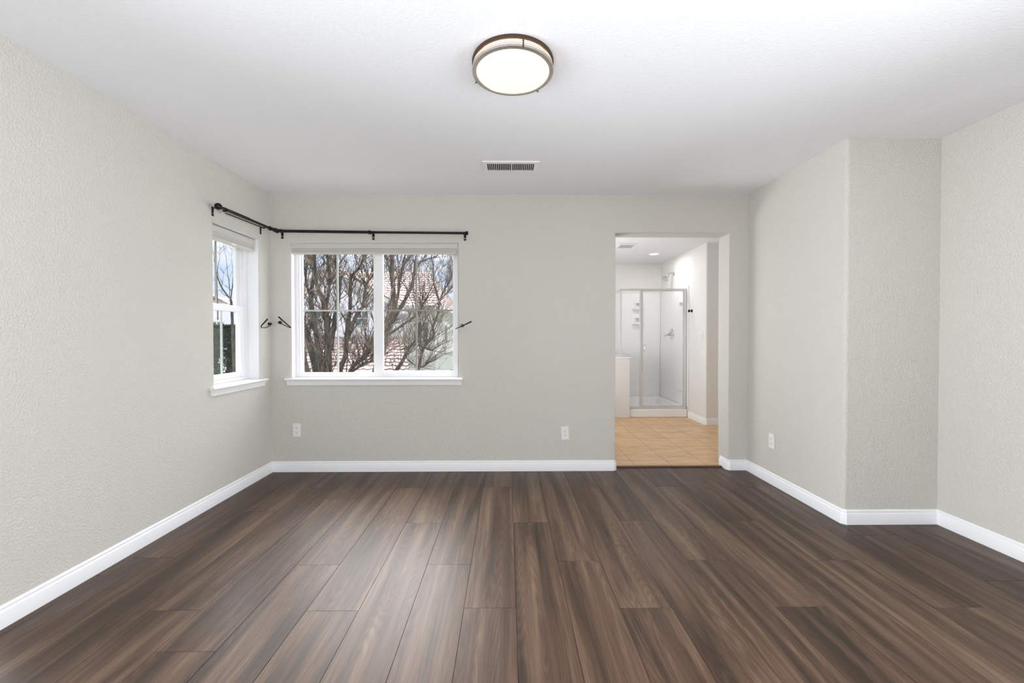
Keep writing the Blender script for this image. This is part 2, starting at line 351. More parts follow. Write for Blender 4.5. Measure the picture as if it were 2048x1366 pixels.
# baseboards
BH, BT = 0.092, 0.014
prof = [(0, 0), (BT, 0), (BT, 0.066), (BT - 0.002, 0.070), (BT - 0.005, 0.074), (BT - 0.0055, 0.084), (BT - 0.009, 0.089), (0.003, BH), (0, BH)]
cb = 0.016
path1 = [(XL, REAR), (XL, D), (DOOR[0] - cb, D), (DOOR[0], D + cb), (DOOR[0], D + 0.065)]
r1 = sweep_rings(path1, prof)
struct(obj('baseboard_left', sweep(r1[:2]), M['trim'], smooth=30), 'white baseboard along the left wall')
struct(obj('baseboard_back', sweep(r1[1:]), M['trim'], smooth=30), 'white baseboard under the back window')
path2 = [(DOOR[1], D + 0.135), (DOOR[1], D + cb), (DOOR[1] + cb, D), (XR, D), (XR, DP + cb), (XR + cb, DP), (XR2, DP), (XR2, REAR)]
r2 = sweep_rings(path2, prof)
struct(obj('baseboard_doorway', sweep(r2[:4]), M['trim'], smooth=30), 'short white baseboard right of the doorway')
struct(obj('baseboard_right', sweep(r2[3:]), M['trim'], smooth=30), 'white baseboard along the right wall')
bm = B(); prism(bm, [(0.070, -0.01), (0.066, 0.004), (0.078, 0.011), (0.105, 0.011), (0.118, 0.004), (0.122, -0.01)], lambda u, v, w: (w, D + u, v), DOOR[0] + 0.001, DOOR[1] - BT - 0.001)
struct(obj('trim_1', bm, M['threshold'], smooth=30), 'dark brown threshold strip in the doorway')

# ------------------------------------------------------------------ window in the back wall
def rect_frame(bm, u0, u1, z0, z1, wl, wr, wb, wt, a, b, fn, bev=0.002):
    for (p, q, r, s) in ((u0, u0 + wl, z0, z1), (u1 - wr, u1, z0, z1), (u0 + wl, u1 - wr, z0, z0 + wb), (u0 + wl, u1 - wr, z1 - wt, z1)):
        c0, c1 = fn(p, a, r), fn(q, b, s)
        lo = [min(c0[i], c1[i]) for i in range(3)]; hi = [max(c0[i], c1[i]) for i in range(3)]
        box(bm, lo[0], hi[0], lo[1], hi[1], lo[2], hi[2], bev, 2)
def fbox(bm, fn, u0, u1, a, b, z0, z1, bev=0.0):
    c0, c1 = fn(u0, a, z0), fn(u1, b, z1)
    lo = [min(c0[i], c1[i]) for i in range(3)]; hi = [max(c0[i], c1[i]) for i in range(3)]
    box(bm, lo[0], hi[0], lo[1], hi[1], lo[2], hi[2], bev, 2)
e = 0.001
bm = B(); rect_frame(bm, WIN1[0] + e, WIN1[1] - e, WIN1[2] + e, WIN1[3] - e, 0.026, 0.026, 0.026, 0.026, 0.075, 0.150, xz)
rect_frame(bm, WIN1[0] + 0.027, WIN1[1] - 0.027, WIN1[2] + 0.027, WIN1[3] - 0.027, 0.012, 0.012, 0.012, 0.012, 0.090, 0.148, xz, 0.001)
w1 = struct(obj('window_1', bm, M['vinyl']), 'white vinyl sliding window in the back wall')
# fixed left light
bm = B(); rect_frame(bm, -1.876, -1.165, 0.838, 1.998, 0.022, 0.05, 0.022, 0.03, 0.118, 0.142, xz); s1 = obj('fixed_sash', bm, M['vinyl'], w1)
bm = B(); fbox(bm, xz, -1.853, -1.216, 0.129, 0.133, 0.861, 1.967); obj('glass_pane', bm, M['pane'], s1)
bm = B(); fbox(bm, xz, -1.552, -1.536, 0.1265, 0.1355, 0.861, 1.967); fbox(bm, xz, -1.853, -1.216, 0.1270, 0.1350, 1.421, 1.435); obj('grille', bm, M['grillepale'], s1)
# sliding right sash
bm = B(); rect_frame(bm, -1.196, -0.452, 0.842, 1.996, 0.078, 0.040, 0.041, 0.045, 0.080, 0.112, xz, 0.004); s2 = obj('sliding_sash', bm, M['vinyl'], w1)
bm = B(); fbox(bm, xz, -1.117, -0.493, 0.096, 0.100, 0.884, 1.95); obj('glass_pane', bm, M['pane'], s2)
bm = B(); fbox(bm, xz, -0.830, -0.814, 0.0935, 0.1025, 0.884, 1.95); fbox(bm, xz, -1.117, -0.493, 0.0940, 0.1020, 1.421, 1.435); obj('grille', bm, M['grille'], s2)
bm = B(); fbox(bm, xz, -1.18, -1.165, 0.074, 0.081, 1.36, 1.44, 0.002); obj('latch', bm, M['vinyl'], s2)
def lit_reveal(fn, W, depth, parent):  # white boards added so the wall-painted reveals look brightly lit
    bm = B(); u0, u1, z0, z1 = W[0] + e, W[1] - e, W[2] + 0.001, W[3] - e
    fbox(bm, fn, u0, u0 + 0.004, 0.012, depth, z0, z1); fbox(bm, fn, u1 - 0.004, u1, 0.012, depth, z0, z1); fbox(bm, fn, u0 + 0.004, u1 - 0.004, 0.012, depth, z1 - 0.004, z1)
    obj('lit_reveal_board', bm, M['trim'], parent)
lit_reveal(xz, WIN1, 0.0745, w1)
# stool and apron
def sill(fn, u0, u1, zt, horn, depth, name, parent, apr=0.012):
    bm = B()
    pf = [(depth, zt - 0.022), (-0.026, zt - 0.022), (-0.033, zt - 0.017), (-0.035, zt - 0.011), (-0.033, zt - 0.005), (-0.026, zt), (depth, zt)]
    prism(bm, pf, lambda w, z, u: fn(u, w, z), u0 + e, u1 - e)
    pf2 = [(-e, zt - 0.022), (-0.026, zt - 0.022), (-0.033, zt - 0.017), (-0.035, zt - 0.011), (-0.033, zt - 0.005), (-0.026, zt), (-e, zt)]
    prism(bm, pf2, lambda w, z, u: fn(u, w, z), u0 - horn, u0 + e); prism(bm, pf2, lambda w, z, u: fn(u, w, z), u1 - e, u1 + horn)
    st = obj(name, bm, M['sillw'], parent, smooth=30)
    bm = B(); pa = [(0, zt - 0.062), (-apr, zt - 0.062), (-apr - 0.001, zt - 0.045), (-apr - 0.008, zt - 0.034), (-apr - 0.010, zt - 0.0225), (0, zt - 0.0225)]
    prism(bm, pa, lambda w, z, u: fn(u, w, z), u0 - horn + 0.012, u1 + horn - 0.012); obj('apron', bm, M['sillw'], st, smooth=30)
sill(xz, WIN1[0], WIN1[1], WIN1[2] + 0.001, 0.042, 0.074, 'window_sill', w1)

# ------------------------------------------------------------------ window in the left wall (single hung)
bm = B(); rect_frame(bm, WIN2[0] + e, WIN2[1] - e, WIN2[2] + e, WIN2[3] - e, 0.030, 0.030, 0.026, 0.026, 0.100, 0.190, yz)
fbox(bm, yz, WIN2[1] - 0.043, WIN2[1] - 0.030, 0.106, 0.112, 0.865, 1.98, 0.001); fbox(bm, yz, WIN2[0] + 0.030, WIN2[0] + 0.043, 0.106, 0.112, 0.865, 1.98, 0.001)
w2 = struct(obj('window_2', bm, M['vinyl']), 'narrow white vinyl window in the left wall')
bm = B(); rect_frame(bm, 3.069, 3.567, 1.400, 1.984, 0.046, 0.046, 0.036, 0.040, 0.150, 0.176, yz); u_s = obj('upper_sash', bm, M['vinyl'], w2)
bm = B(); fbox(bm, yz, 3.114, 3.522, 0.161, 0.165, 1.435, 1.945); obj('glass_pane', bm, M['pane'], u_s)
bm = B(); fbox(bm, yz, 3.290, 3.302, 0.1585, 0.1675, 1.435, 1.945); obj('grille', bm, M['grille'], u_s)
bm = B(); rect_frame(bm, 3.069, 3.567, 0.863, 1.442, 0.062, 0.062, 0.040, 0.050, 0.108, 0.142, yz, 0.004); l_s = obj('lower_sash', bm, M['vinyl'], w2)
bm = B(); fbox(bm, yz, 3.130, 3.506, 0.123, 0.127, 0.902, 1.393); obj('glass_pane', bm, M['pane'], l_s)
bm = B(); fbox(bm, yz, 3.290, 3.304, 0.1205, 0.1295, 0.902, 1.393); obj('grille', bm, M['grillepale'], l_s)
bm = B(); fbox(bm, yz, 3.29, 3.35, 0.098, 0.112, 1.436, 1.446, 0.002); obj('latch', bm, M['vinyl'], l_s)
lit_reveal(yz, WIN2, 0.0995, w2)
sill(yz, WIN2[0], WIN2[1], WIN2[2] + 0.001, 0.055, 0.099, 'window_sill', w2)

# ------------------------------------------------------------------ raised shades in both windows
t = thing('window_shade', 'pale beige raised shade across the top of the wide back window', 'window shade', (-1.17, D + 0.03, 1.922), 'raised window shades')
bm = B(); box(bm, -1.900, -0.443, D + 0.004, D + 0.062, 1.966, 2.0045, 0.004, 2); obj('head_rail', bm, M['shaderail'], t)
bm = B()
for i in range(4): box(bm, -1.900, -0.443, D + 0.010, D + 0.056, 1.938 + i * 0.007, 1.9445 + i * 0.007, 0.002, 2)
obj('folded_fabric', bm, M['shade'], t)
bm = B(); box(bm, -1.899, -0.447, D + 0.006, D + 0.058, 1.921, 1.9375, 0.006, 3); obj('bottom_rail', bm, M['shade'], t)
t = thing('window_shade', 'pale beige raised shade inside the narrow left window', 'window shade', (XL - 0.06, 3.31, 1.904), 'raised window shades')
bm = B(); box(bm, XL - 0.088, XL - 0.030, 3.046, 3.572, 1.952, 1.999, 0.005, 2); obj('head_rail', bm, M['shaderail'], t)
bm = B()
for i in range(4): box(bm, XL - 0.084, XL - 0.034, 3.050, 3.568, 1.922 + i * 0.0075, 1.929 + i * 0.0075, 0.002, 2)
obj('folded_fabric', bm, M['shade'], t)
bm = B(); box(bm, XL - 0.086, XL - 0.032, 3.048, 3.570, 1.900, 1.9215, 0.006, 3); br_ = obj('bottom_rail', bm, M['shade'], t)
bm = B(); box(bm, XL - 0.0315, XL - 0.026, 3.285, 3.335, 1.899, 1.908, 0.002, 2); obj('pull_tab', bm, M['vinyl'], br_)

# ------------------------------------------------------------------ curtain rod round the corner
t = thing('curtain_rod', 'black corner curtain rod running above both windows', 'curtain rod', (-1.978, 3.668, 2.10))
RX, RY = XL + 0.09, D - 0.09
bm = B(); tube(bm, [(-1.945, RY, 2.0945), (-1.17, RY, 2.086)], 0.0125, 14); tube(bm, [(-1.21, RY, 2.0862), (-0.37, RY, 2.080)], 0.0105, 14); obj('back_rod', bm, M['black'], t, smooth=40)
bm = B(); tube(bm, [(RX, 3.012, 2.0895), (RX, 3.61, 2.1005)], 0.0105, 14); tube(bm, [(RX, 3.03, 2.0898), (RX, 3.30, 2.0955)], 0.0122, 14); obj('side_rod', bm, M['black'], t, smooth=40)
bm = B(); tube(bm, [(RX, 3.60, 2.1003), (RX, 3.630, 2.1012), (RX + 0.010, 3.652, 2.1005), (RX + 0.03, 3.667, 2.0965), (RX + 0.055, RY, 2.0948)], [0.013, 0.014, 0.017, 0.014, 0.0145], 12)
lathe(bm, [(0.0, -0.017), (0.012, -0.015), (0.0175, -0.006), (0.0175, 0.006), (0.012, 0.015), (0, 0.017)], (RX + 0.009, 3.651, 2.099), 14, (1, 1, 0))
tube(bm, [(RX, 3.585, 2.0998), (RX, 3.597, 2.1002)], 0.0165, 12); tube(bm, [(RX + 0.048, RY, 2.0948), (RX + 0.060, RY, 2.0948)], 0.0165, 12)
obj('corner_joint', bm, M['black'], t, smooth=40)
bm = B(); lathe(bm, [(0, -0.024), (0.012, -0.021), (0.021, -0.011), (0.024, 0.001), (0.021, 0.012), (0.013, 0.020), (0.009, 0.026), (0.013, 0.031), (0.009, 0.05), (0.012, 0.058), (0.012, 0.066), (0, 0.066)], (RX, 2.955, 2.0885), 20, (0, 1, 0.018)); obj('finial', bm, M['black'], t, smooth=True)
bm = B(); lathe(bm, [(0, -0.022), (0.011, -0.021), (0.0135, -0.014), (0.010, -0.007), (0.013, 0.0), (0.017, 0.006), (0.017, 0.016), (0.012, 0.021), (0, 0.022)], (-0.358, RY, 2.080), 20, (1, 0, 0)); obj('finial', bm, M['black'], t, smooth=True)
bm = B(); lathe(bm, [(0, -0.009), (0.015, -0.009), (0.0165, -0.005), (0.0165, 0.005), (0.015, 0.009), (0, 0.009)], (-1.183, RY, 2.0862), 18, (1, 0, 0)); obj('collar', bm, M['black'], t, smooth=40)
bm = B(); tube(bm, [(XL + 0.050, 3.075, 2.0815), (XL + 0.050, 3.58, 2.0965)], 0.0045, 10); ir = obj('inner_rod', bm, M['darkrod'], t, smooth=40)
bm = B(); tube(bm, [(XL + 0.050, 3.052, 2.0808), (XL + 0.050, 3.062, 2.0811), (XL + 0.050, 3.078, 2.0816)], [0.006, 0.0085, 0.0075], 10); obj('rod_tip', bm, M['clear'], ir, smooth=40)
def bracket(fn, u, zt, rod_z):
    bm = B(); fbox(bm, fn, u - 0.010, u + 0.010, -0.004, 0.0, zt - 0.066, zt, 0.0015)
    fbox(bm, fn, u - 0.006, u + 0.006, -0.0780, -0.003, zt - 0.013, zt - 0.007, 0.0015)
    fbox(bm, fn, u - 0.007, u + 0.007, -0.0805, -0.0765, rod_z - 0.015, zt - 0.007, 0.001)
    fbox(bm, fn, u - 0.007, u + 0.007, -0.1045, -0.0770, rod_z - 0.0160, rod_z - 0.0120, 0.001)
    fbox(bm, fn, u - 0.007, u + 0.007, -0.1060, -0.1030, rod_z - 0.0150, rod_z - 0.0020, 0.001)
    b = obj('bracket', bm, M['black'], t)
    bm = B(); c = fn(u, -0.004, zt - 0.046); a = Vector(fn(u, -0.1, 0)) - Vector(fn(u, 0, 0)); lathe(bm, [(0.0042, 0), (0.0042, 0.0012), (0.002, 0.0022), (0, 0.0024)], c, 12, a); obj('screw', bm, M['chrome'], b, smooth=40)
for u, rz in ((-1.970, 2.0945), (-1.176, 2.086), (-0.372, 2.080)): bracket(xz, u, rz + 0.021, rz)
for u, rz in ((3.028, 2.0895), (3.610, 2.1005)): bracket(yz, u, rz + 0.019, rz)

# ------------------------------------------------------------------ curtain holdbacks
def bez(p, n=18):
    out = []
    P = [Vector(q) for q in p]
    P = [2 * P[0] - P[1]] + P + [2 * P[-1] - P[-2]]
    for i in range(1, len(P) - 2):
        for k in range(n):
            s = k / n
            out.append(0.5 * ((2 * P[i]) + (P[i + 1] - P[i - 1]) * s + (2 * P[i - 1] - 5 * P[i] + 4 * P[i + 1] - P[i + 2]) * s * s + (3 * P[i] - P[i - 1] - 3 * P[i + 1] + P[i + 2]) * s ** 3))
    out.append(P[-2]); return out
def holdback(label, mount, axis, pts):
    h = thing('curtain_holdback', label, 'curtain holdback', mount, 'black curtain holdbacks')
    bm = B(); lathe(bm, [(0, 0), (0.0135, 0), (0.0135, 0.004), (0.009, 0.007), (0.0075, 0.012), (0.011, 0.016), (0.011, 0.021), (0.006, 0.026), (0, 0.027)], mount, 18, axis); obj('wall_mount', bm, M['black'], h, smooth=40)
    path = bez(pts, 10); n = len(path); rad = [0.0036 + 0.0030 * max(0, (i / (n - 1) - 0.55) / 0.45) for i in range(n)]
    bm = B(); tube(bm, path, rad, 10); obj('hook_arm', bm, M['black'], h, smooth=40)
holdback('black hook holdback on the left wall, between the corner and the narrow window', (XL, 3.722, 1.303), (1, 0, 0),
         [(XL + 0.02, 3.722, 1.303), (XL + 0.030, 3.690, 1.288), (XL + 0.045, 3.60, 1.268), (XL + 0.058, 3.515, 1.267), (XL + 0.072, 3.488, 1.281), (XL + 0.095, 3.482, 1.302), (XL + 0.122, 3.491, 1.337)])
holdback('black hook holdback on the back wall, between the corner and the wide window', (-1.994, D, 1.316), (0, -1, 0),
         [(-1.994, D - 0.02, 1.316), (-1.962, D - 0.035, 1.302), (-1.90, D - 0.065, 1.278), (-1.868, D - 0.085, 1.270), (-1.854, D - 0.10, 1.269), (-1.862, D - 0.11, 1.282), (-1.90, D - 0.122, 1.320), (-1.941, D - 0.130, 1.360)])
holdback('black hook holdback just right of the wide back window', (-0.397, D, 1.289), (0, -1, 0),
         [(-0.397, D - 0.02, 1.289), (-0.412, D - 0.035, 1.282), (-0.436, D - 0.070, 1.266), (-0.446, D - 0.092, 1.259), (-0.430, D - 0.104, 1.266), (-0.37, D - 0.112, 1.292), (-0.308, D - 0.112, 1.321)])

# ------------------------------------------------------------------ outlets
def outlet(label, fn, u, z, tilt=0.0, group='duplex wall outlets'):
    c = Vector(fn(u, 0, z)); nrm = (Vector(fn(u, -1, z)) - c).normalized(); R = Matrix.Rotation(tilt, 4, nrm)
    o_ = thing('wall_outlet', label, 'wall outlet', c, group)
    def put(name, bm, m, par, sm=False):
        bmesh.ops.rotate(bm, verts=bm.verts[:], cent=c, matrix=R); return obj(name, bm, m, par, smooth=sm)
    bm = B(); fbox(bm, fn, u - 0.035, u + 0.035, -0.006, 0.0, z - 0.0585, z + 0.0585, 0.0028); pl = put('face_plate', bm, M['plate'], o_)
    for s in (1, -1):
        zc = z + s * 0.0195
        bm = B(); pts = []
        for k in range(28):
            a = 2 * PI * k / 28; uu, zz = 0.0172 * math.cos(a), 0.0172 * math.sin(a); pts.append((u + uu, zc + max(-0.0135, min(0.0135, zz))))
        prism(bm, pts, lambda p, q, w: fn(p, w, q), -0.0085, -0.0055); rc = put('receptacle', bm, M['plate'], pl)
        bm = B(); fbox(bm, fn, u - 0.0075, u - 0.0050, -0.0089, -0.0084, zc - 0.001, zc + 0.008); fbox(bm, fn, u + 0.0050, u + 0.0075, -0.0089, -0.0084, zc - 0.001, zc + 0.007)
        lathe(bm, [(0.0026, 0), (0.0026, 0.0004), (0, 0.0004)], fn(u, -0.0085, zc - 0.0072), 12, nrm); put('slots', bm, M['slot'], rc)
    bm = B(); lathe(bm, [(0.0032, 0), (0.0032, 0.0008), (0, 0.0012)], fn(u, -0.006, z), 12, nrm); put('screw', bm, M['plate'], pl)
def yzr(u, w, z): return (XR + w, u, z)
outlet('white duplex outlet below the left end of the wide back window', xz, -1.856, 0.369)
outlet('slightly tilted white duplex outlet left of the doorway', xz, 0.510, 0.336, 0.045)
outlet('white duplex outlet low on the right wall', yzr, 3.400, 0.347)

# ------------------------------------------------------------------ ceiling light
LC = (0.025, 1.947)
t = thing('ceiling_light', 'round flush ceiling light with bronze rim and lit frosted glass', 'ceiling light', (LC[0], LC[1], H))
cz = (LC[0], LC[1], 0)
bm = B(); lathe(bm, [(0, H), (0.184, H), (0.185, H - 0.004), (0.184, H - 0.013), (0.180, H - 0.014), (0, H - 0.014)], cz, 96); obj('ceiling_rim', bm, M['bronze'], t, smooth=40)
bm = B(); lathe(bm, [(0.174, H - 0.0138), (0.175, H - 0.040)], cz, 96); obj('glass_drum', bm, M['lampband'], t, smooth=True)
bm = B(); lathe(bm, [(0.0, H - 0.0495), (0.08, H - 0.0493), (0.150, H - 0.0485), (0.1655, H - 0.047)], cz, 96); obj('diffuser', bm, M['diffuser'], t, smooth=True)
for zz, hh in ((H - 0.0215, 0.0016), (H - 0.0305, 0.0026)):
    bm = B(); lathe(bm, [(0.177, zz), (0.181, zz), (0.181, zz - hh), (0.177, zz - hh)], cz, 96, closed=True); obj('band', bm, M['nickel'], t, smooth=40)
bm = B(); lathe(bm, [(0.176, H - 0.039), (0.183, H - 0.039), (0.184, H - 0.042), (0.183, H - 0.049), (0.180, H - 0.051), (0.166, H - 0.0505), (0.165, H - 0.047)], cz, 96, closed=True); obj('lower_ring', bm, M['nickel'], t, smooth=40)
for a_ in (-PI / 2 + 0.225, 0.86, 2.74):
    bm = B(); dx, dy = math.cos(a_), math.sin(a_); c = Vector((LC[0] + dx * 0.1845, LC[1] + dy * 0.1845, H - 0.032))
    box(bm, c.x - 0.0025, c.x + 0.0025, c.y - 0.003, c.y + 0.003, H - 0.052, H - 0.013, 0.001, 2, Matrix.Rotation(a_, 3, 'Z')); obj('strap', bm, M['bronze'], t)
for a_ in (2.74, 0.86):
    bm = B(); c = (LC[0] + math.cos(a_) * 0.186, LC[1] + math.sin(a_) * 0.186, H - 0.046); lathe(bm, [(0.003, 0), (0.003, 0.003), (0.0055, 0.004), (0.0055, 0.008), (0.003, 0.010), (0, 0.010)], c, 14, (math.cos(a_), math.sin(a_), 0)); obj('thumb_screw', bm, M['chrome'], t, smooth=40)

# ------------------------------------------------------------------ ceiling vent
t = thing('ceiling_vent', 'white rectangular ceiling vent with dark slots', 'ceiling vent', (0.026, 3.12, H))
vx0, vx1, vy0, vy1 = -0.178, 0.230, 3.036, 3.222
sx0, sx1, sy0, sy1 = -0.147, 0.195, 3.068, 3.196
bm = B()
for a in ((vx0, sx0, vy0, vy1), (sx1, vx1, vy0, vy1), (sx0, sx1, vy0, sy0), (sx0, sx1, sy1, vy1)): box(bm, a[0], a[1], a[2], a[3], H - 0.008, H, 0.0)
bmesh.ops.remove_doubles(bm, verts=bm.verts[:], dist=1e-5); obj('vent_frame', bm, M['plate'], t)
bm = B(); box(bm, sx0, sx1, sy0, sy1, H - 0.0012, H - 0.0004); obj('duct', bm, M['duct'], t)
bm = B(); nS = 25; pit = (sx1 - sx0) / nS
for i in range(nS + 1):
    x = sx0 + i * pit; an = math.radians(16 if i < 13 else -16)
    if i in (0, nS): an = 0
    w_ = 0.0016 if i != 13 else 0.0035
    box(bm, x - w_, x + w_, sy0 - 0.001, sy1 + 0.001, H - 0.0085, H - 0.0045, 0, 2, Matrix.Rotation(an, 3, 'Y'))
obj('louvers', bm, M['plate'], t)
bm = B(); box(bm, sx0 - 0.013, sx0 - 0.008, 3.10, 3.165, H - 0.013, H - 0.006, 0.001); obj('damper_lever', bm, M['plate'], t)

# ------------------------------------------------------------------ bathroom behind the doorway
BW, BY0, BY1 = 2.655, 5.66, 7.33
bm = B(); prism(bm, [(BW, BY1), (BW, BY0), (3.40, BY0), (3.40, D + WT), (3.55, D + WT), (3.55, BY1)], lambda u, v, w: (u, v, w), 0, H)
bm.edges.ensure_lookup_table()
es = [q for q in bm.edges if all(abs(v.co.x - BW) < 1e-4 and abs(v.co.y - BY0) < 1e-4 for v in q.verts)]
bmesh.ops.bevel(bm, geom=es, offset=0.02, segments=5, affect='EDGES', profile=0.5)
struct(obj('wall_bathroom_right', bm, M['bathwall'], smooth=40), 'pale bathroom wall beside the shower')
bm = B(); box(bm, -0.02, 3.55, BY1, BY1 + 0.12, 0, H); struct(obj('wall_bathroom_back', bm, M['bathwall']), 'pale bathroom wall behind the shower')
bm = B(); box(bm, -0.02, 0.12, D + WT, BY1, 0, H); struct(obj('wall_bathroom_left', bm, M['bathwall']), 'pale bathroom left wall')
bm = B(); box(bm, -0.02, 3.55, D + 0.09, BY1 + 0.12, H, H + 0.12); struct(obj('ceiling_bathroom', bm, M['ceil']), 'white bathroom ceiling')
bm = B(); box(bm, -0.02, 3.55, D + 0.115, BY1, -0.05, 0.0); struct(obj('floor_bathroom', bm, M['tile']), 'tan tiled bathroom floor')
r3 = sweep_rings([(BW, 6.185), (BW, BY0 + cb), (BW + cb, BY0), (3.40, BY0)], prof)
struct(obj('baseboard_bathroom', sweep(r3), M['trim'], smooth=30), 'white baseboard in the bathroom')
bm = B(); box(bm, 1.54, 1.785, 6.17, BY1, 0, 0.868, 0.004); pw = struct(obj('wall_shower_half', bm, M['bathwall']), 'low white half wall left of the shower')
bm = B(); box(bm, 1.525, 1.800, 6.155, BY1, 0.868, 0.886, 0.005); obj('wall_cap', bm, M['trim'], pw)

t = thing('shower_tray', 'white acrylic shower tray with a raised front curb', 'shower tray', (2.22, 6.25, 0))
bm = B(); box(bm, 1.787, 2.640, 6.200, 6.300, 0, 0.118, 0.010, 3); obj('curb', bm, M['acrylic'], t)
bm = B(); box(bm, 1.787, 2.640, 6.300, 7.315, 0, 0.05)
prism(bm, [(7.315, 0.05), (7.315, 0.155), (7.295, 0.150), (7.262, 0.075), (7.235, 0.05)], lambda y, z, x: (x, y, z), 1.787, 2.640)
prism(bm, [(2.640, 0.05), (2.640, 0.155), (2.620, 0.150), (2.587, 0.075), (2.560, 0.05)], lambda x, z, y: (x, y, z), 6.300, 7.315)
obj('pan', bm, M['acrylic'], t, smooth=30)

t = thing('shower_surround', 'glossy white wall panels lining the shower', 'shower surround', (2.2, 7.32, 0.16))
bm = B(); box(bm, 1.803, 2.642, 7.316, 7.329, 0.156, 1.93, 0.003); bp_ = obj('back_panel', bm, M['acrylic'], t)
bm = B(); box(bm, 2.643, 2.6545, 6.20, 7.315, 0.156, 1.93, 0.003); obj('side_panel', bm, M['acrylic'], t)
bm = B(); box(bm, 2.640, 2.6545, 6.185, 6.1995, 0.0, 1.93, 0.003); obj('edge_flange', bm, M['acrylic'], t)
for z0 in (1.665, 1.405):
    bm = B(); rect_frame(bm, 2.195, 2.320, z0, z0 + 0.105, 0.012, 0.012, 0.014, 0.012, -0.055, 0.0, lambda u, w, z: (u, 7.316 + w, z), 0.003); box(bm, 2.16, 2.355, 7.245, 7.316, z0 - 0.012, z0 + 0.002, 0.004); obj('soap_ledge', bm, M['acrylic'], bp_)

t = thing('shower_enclosure', 'silver framed glass shower enclosure with a hinged glass door', 'shower enclosure', (2.14, 6.245, 0.118))
Y0, Y1 = 6.230, 6.262
bm = B(); box(bm, 1.655, 2.636, Y0, Y1, 1.862, 1.893, 0.002); box(bm, 1.655, 1.687, Y1, 7.315, 1.862, 1.893, 0.002); obj('header_rail', bm, M['alum'], t)
bm = B(); box(bm, 2.596, 2.636, Y0, Y1, 0.120, 1.862, 0.002); obj('wall_jamb', bm, M['alum'], t)
bm = B(); box(bm, 1.950, 1.986, Y0 - 0.004, Y1 + 0.004, 0.156, 1.862, 0.003); obj('strike_post', bm, M['alum'], t)
bm = B(); box(bm, 1.803, 2.596, Y0 - 0.006, Y1 + 0.006, 0.119, 0.155, 0.003); obj('sill_rail', bm, M['alum'], t)
bm = B(); box(bm, 1.662, 1.795, Y0, Y1, 0.8865, 0.915, 0.002); box(bm, 1.662, 1.684, Y1, 7.315, 0.8865, 0.915, 0.002); obj('cap_rail', bm, M['alum'], t)
bm = B(); box(bm, 1.658, 1.676, Y0 + 0.004, Y1 - 0.004, 0.915, 1.862, 0.002); obj('corner_post', bm, M['alum'], t)
bm = B(); prism(bm, [(1.676, 0.915), (1.803, 0.915), (1.803, 0.155), (1.950, 0.155), (1.950, 1.862), (1.676, 1.862)], lambda u, z, w: (u, 6.243 + w, z), 0, 0.006); obj('fixed_glass', bm, M['showerglass'], t)
bm = B(); box(bm, 1.669, 1.675, Y1, 7.315, 0.915, 1.862); obj('return_glass', bm, M['showerglass'], t)
bm = B(); box(bm, 1.991, 2.590, 6.243, 6.249, 0.170, 1.856); dr = obj('door', bm, M['showerglass'], t)
bm = B(); rect_frame(bm, 1.988, 2.594, 0.158, 1.860, 0.007, 0.007, 0.012, 0.006, 0, 0.010, lambda u, w, z: (u, 6.241 + w, z), 0.001); obj('door_edge', bm, M['alum'], dr)
for z in (1.666, 0.384):
    bm = B(); box(bm, 2.535, 2.594, 6.233, 6.241, z - 0.026, z + 0.026, 0.002); box(bm, 2.535, 2.594, 6.249, 6.258, z - 0.026, z + 0.026, 0.002); obj('hinge', bm, M['alum'], dr)
bm = B(); tube(bm, [(2.014, 6.243, 1.066), (2.014, 6.222, 1.064), (2.014, 6.205, 1.055), (2.014, 6.203, 1.02), (2.014, 6.205, 0.985), (2.014, 6.222, 0.974), (2.014, 6.243, 0.972)], 0.006, 10); obj('handle', bm, M['chrome'], dr, smooth=40)

t = thing('showerhead', 'chrome shower head on a curved arm above the shower', 'showerhead', (BW, 6.76, 2.183))
bm = B(); lathe(bm, [(0, 0), (0.030, 0), (0.028, 0.006), (0.016, 0.012), (0, 0.013)], (BW, 6.76, 2.183), 24, (-1, 0, 0)); obj('wall_flange', bm, M['chrome'], t, smooth=40)
bm = B(); tube(bm, bez([(BW, 6.76, 2.183), (2.625, 6.76, 2.198), (2.585, 6.755, 2.190), (2.553, 6.75, 2.158)], 6), 0.011, 12); obj('arm', bm, M['chrome'], t, smooth=40)
bm = B(); lathe(bm, [(0, 0), (0.015, 0), (0.019, 0.012), (0.015, 0.024), (0.020, 0.034), (0.034, 0.062), (0.050, 0.080), (0.051, 0.090), (0.046, 0.093), (0, 0.093)], (2.558, 6.75, 2.164), 28, (-0.62, -0.05, -0.78)); obj('spray_head', bm, M['chrome'], t, smooth=40)
t = thing('shower_valve', 'chrome shower valve with a lever on the shower wall', 'shower valve', (2.643, 6.81, 1.225))
bm = B(); lathe(bm, [(0, 0), (0.088, 0), (0.086, 0.006), (0.060, 0.012), (0.034, 0.016), (0.030, 0.045), (0, 0.047)], (2.643, 6.81, 1.225), 36, (-1, 0, 0)); obj('escutcheon', bm, M['chrome'], t, smooth=40)
bm = B(); tube(bm, bez([(2.60, 6.81, 1.225), (2.585, 6.80, 1.215), (2.555, 6.775, 1.205), (2.525, 6.75, 1.215), (2.508, 6.74, 1.185)], 6), [0.016] * 7 + [0.011] * 9 + [0.009] * 9, 12); obj('lever', bm, M['chrome'], t, smooth=40)

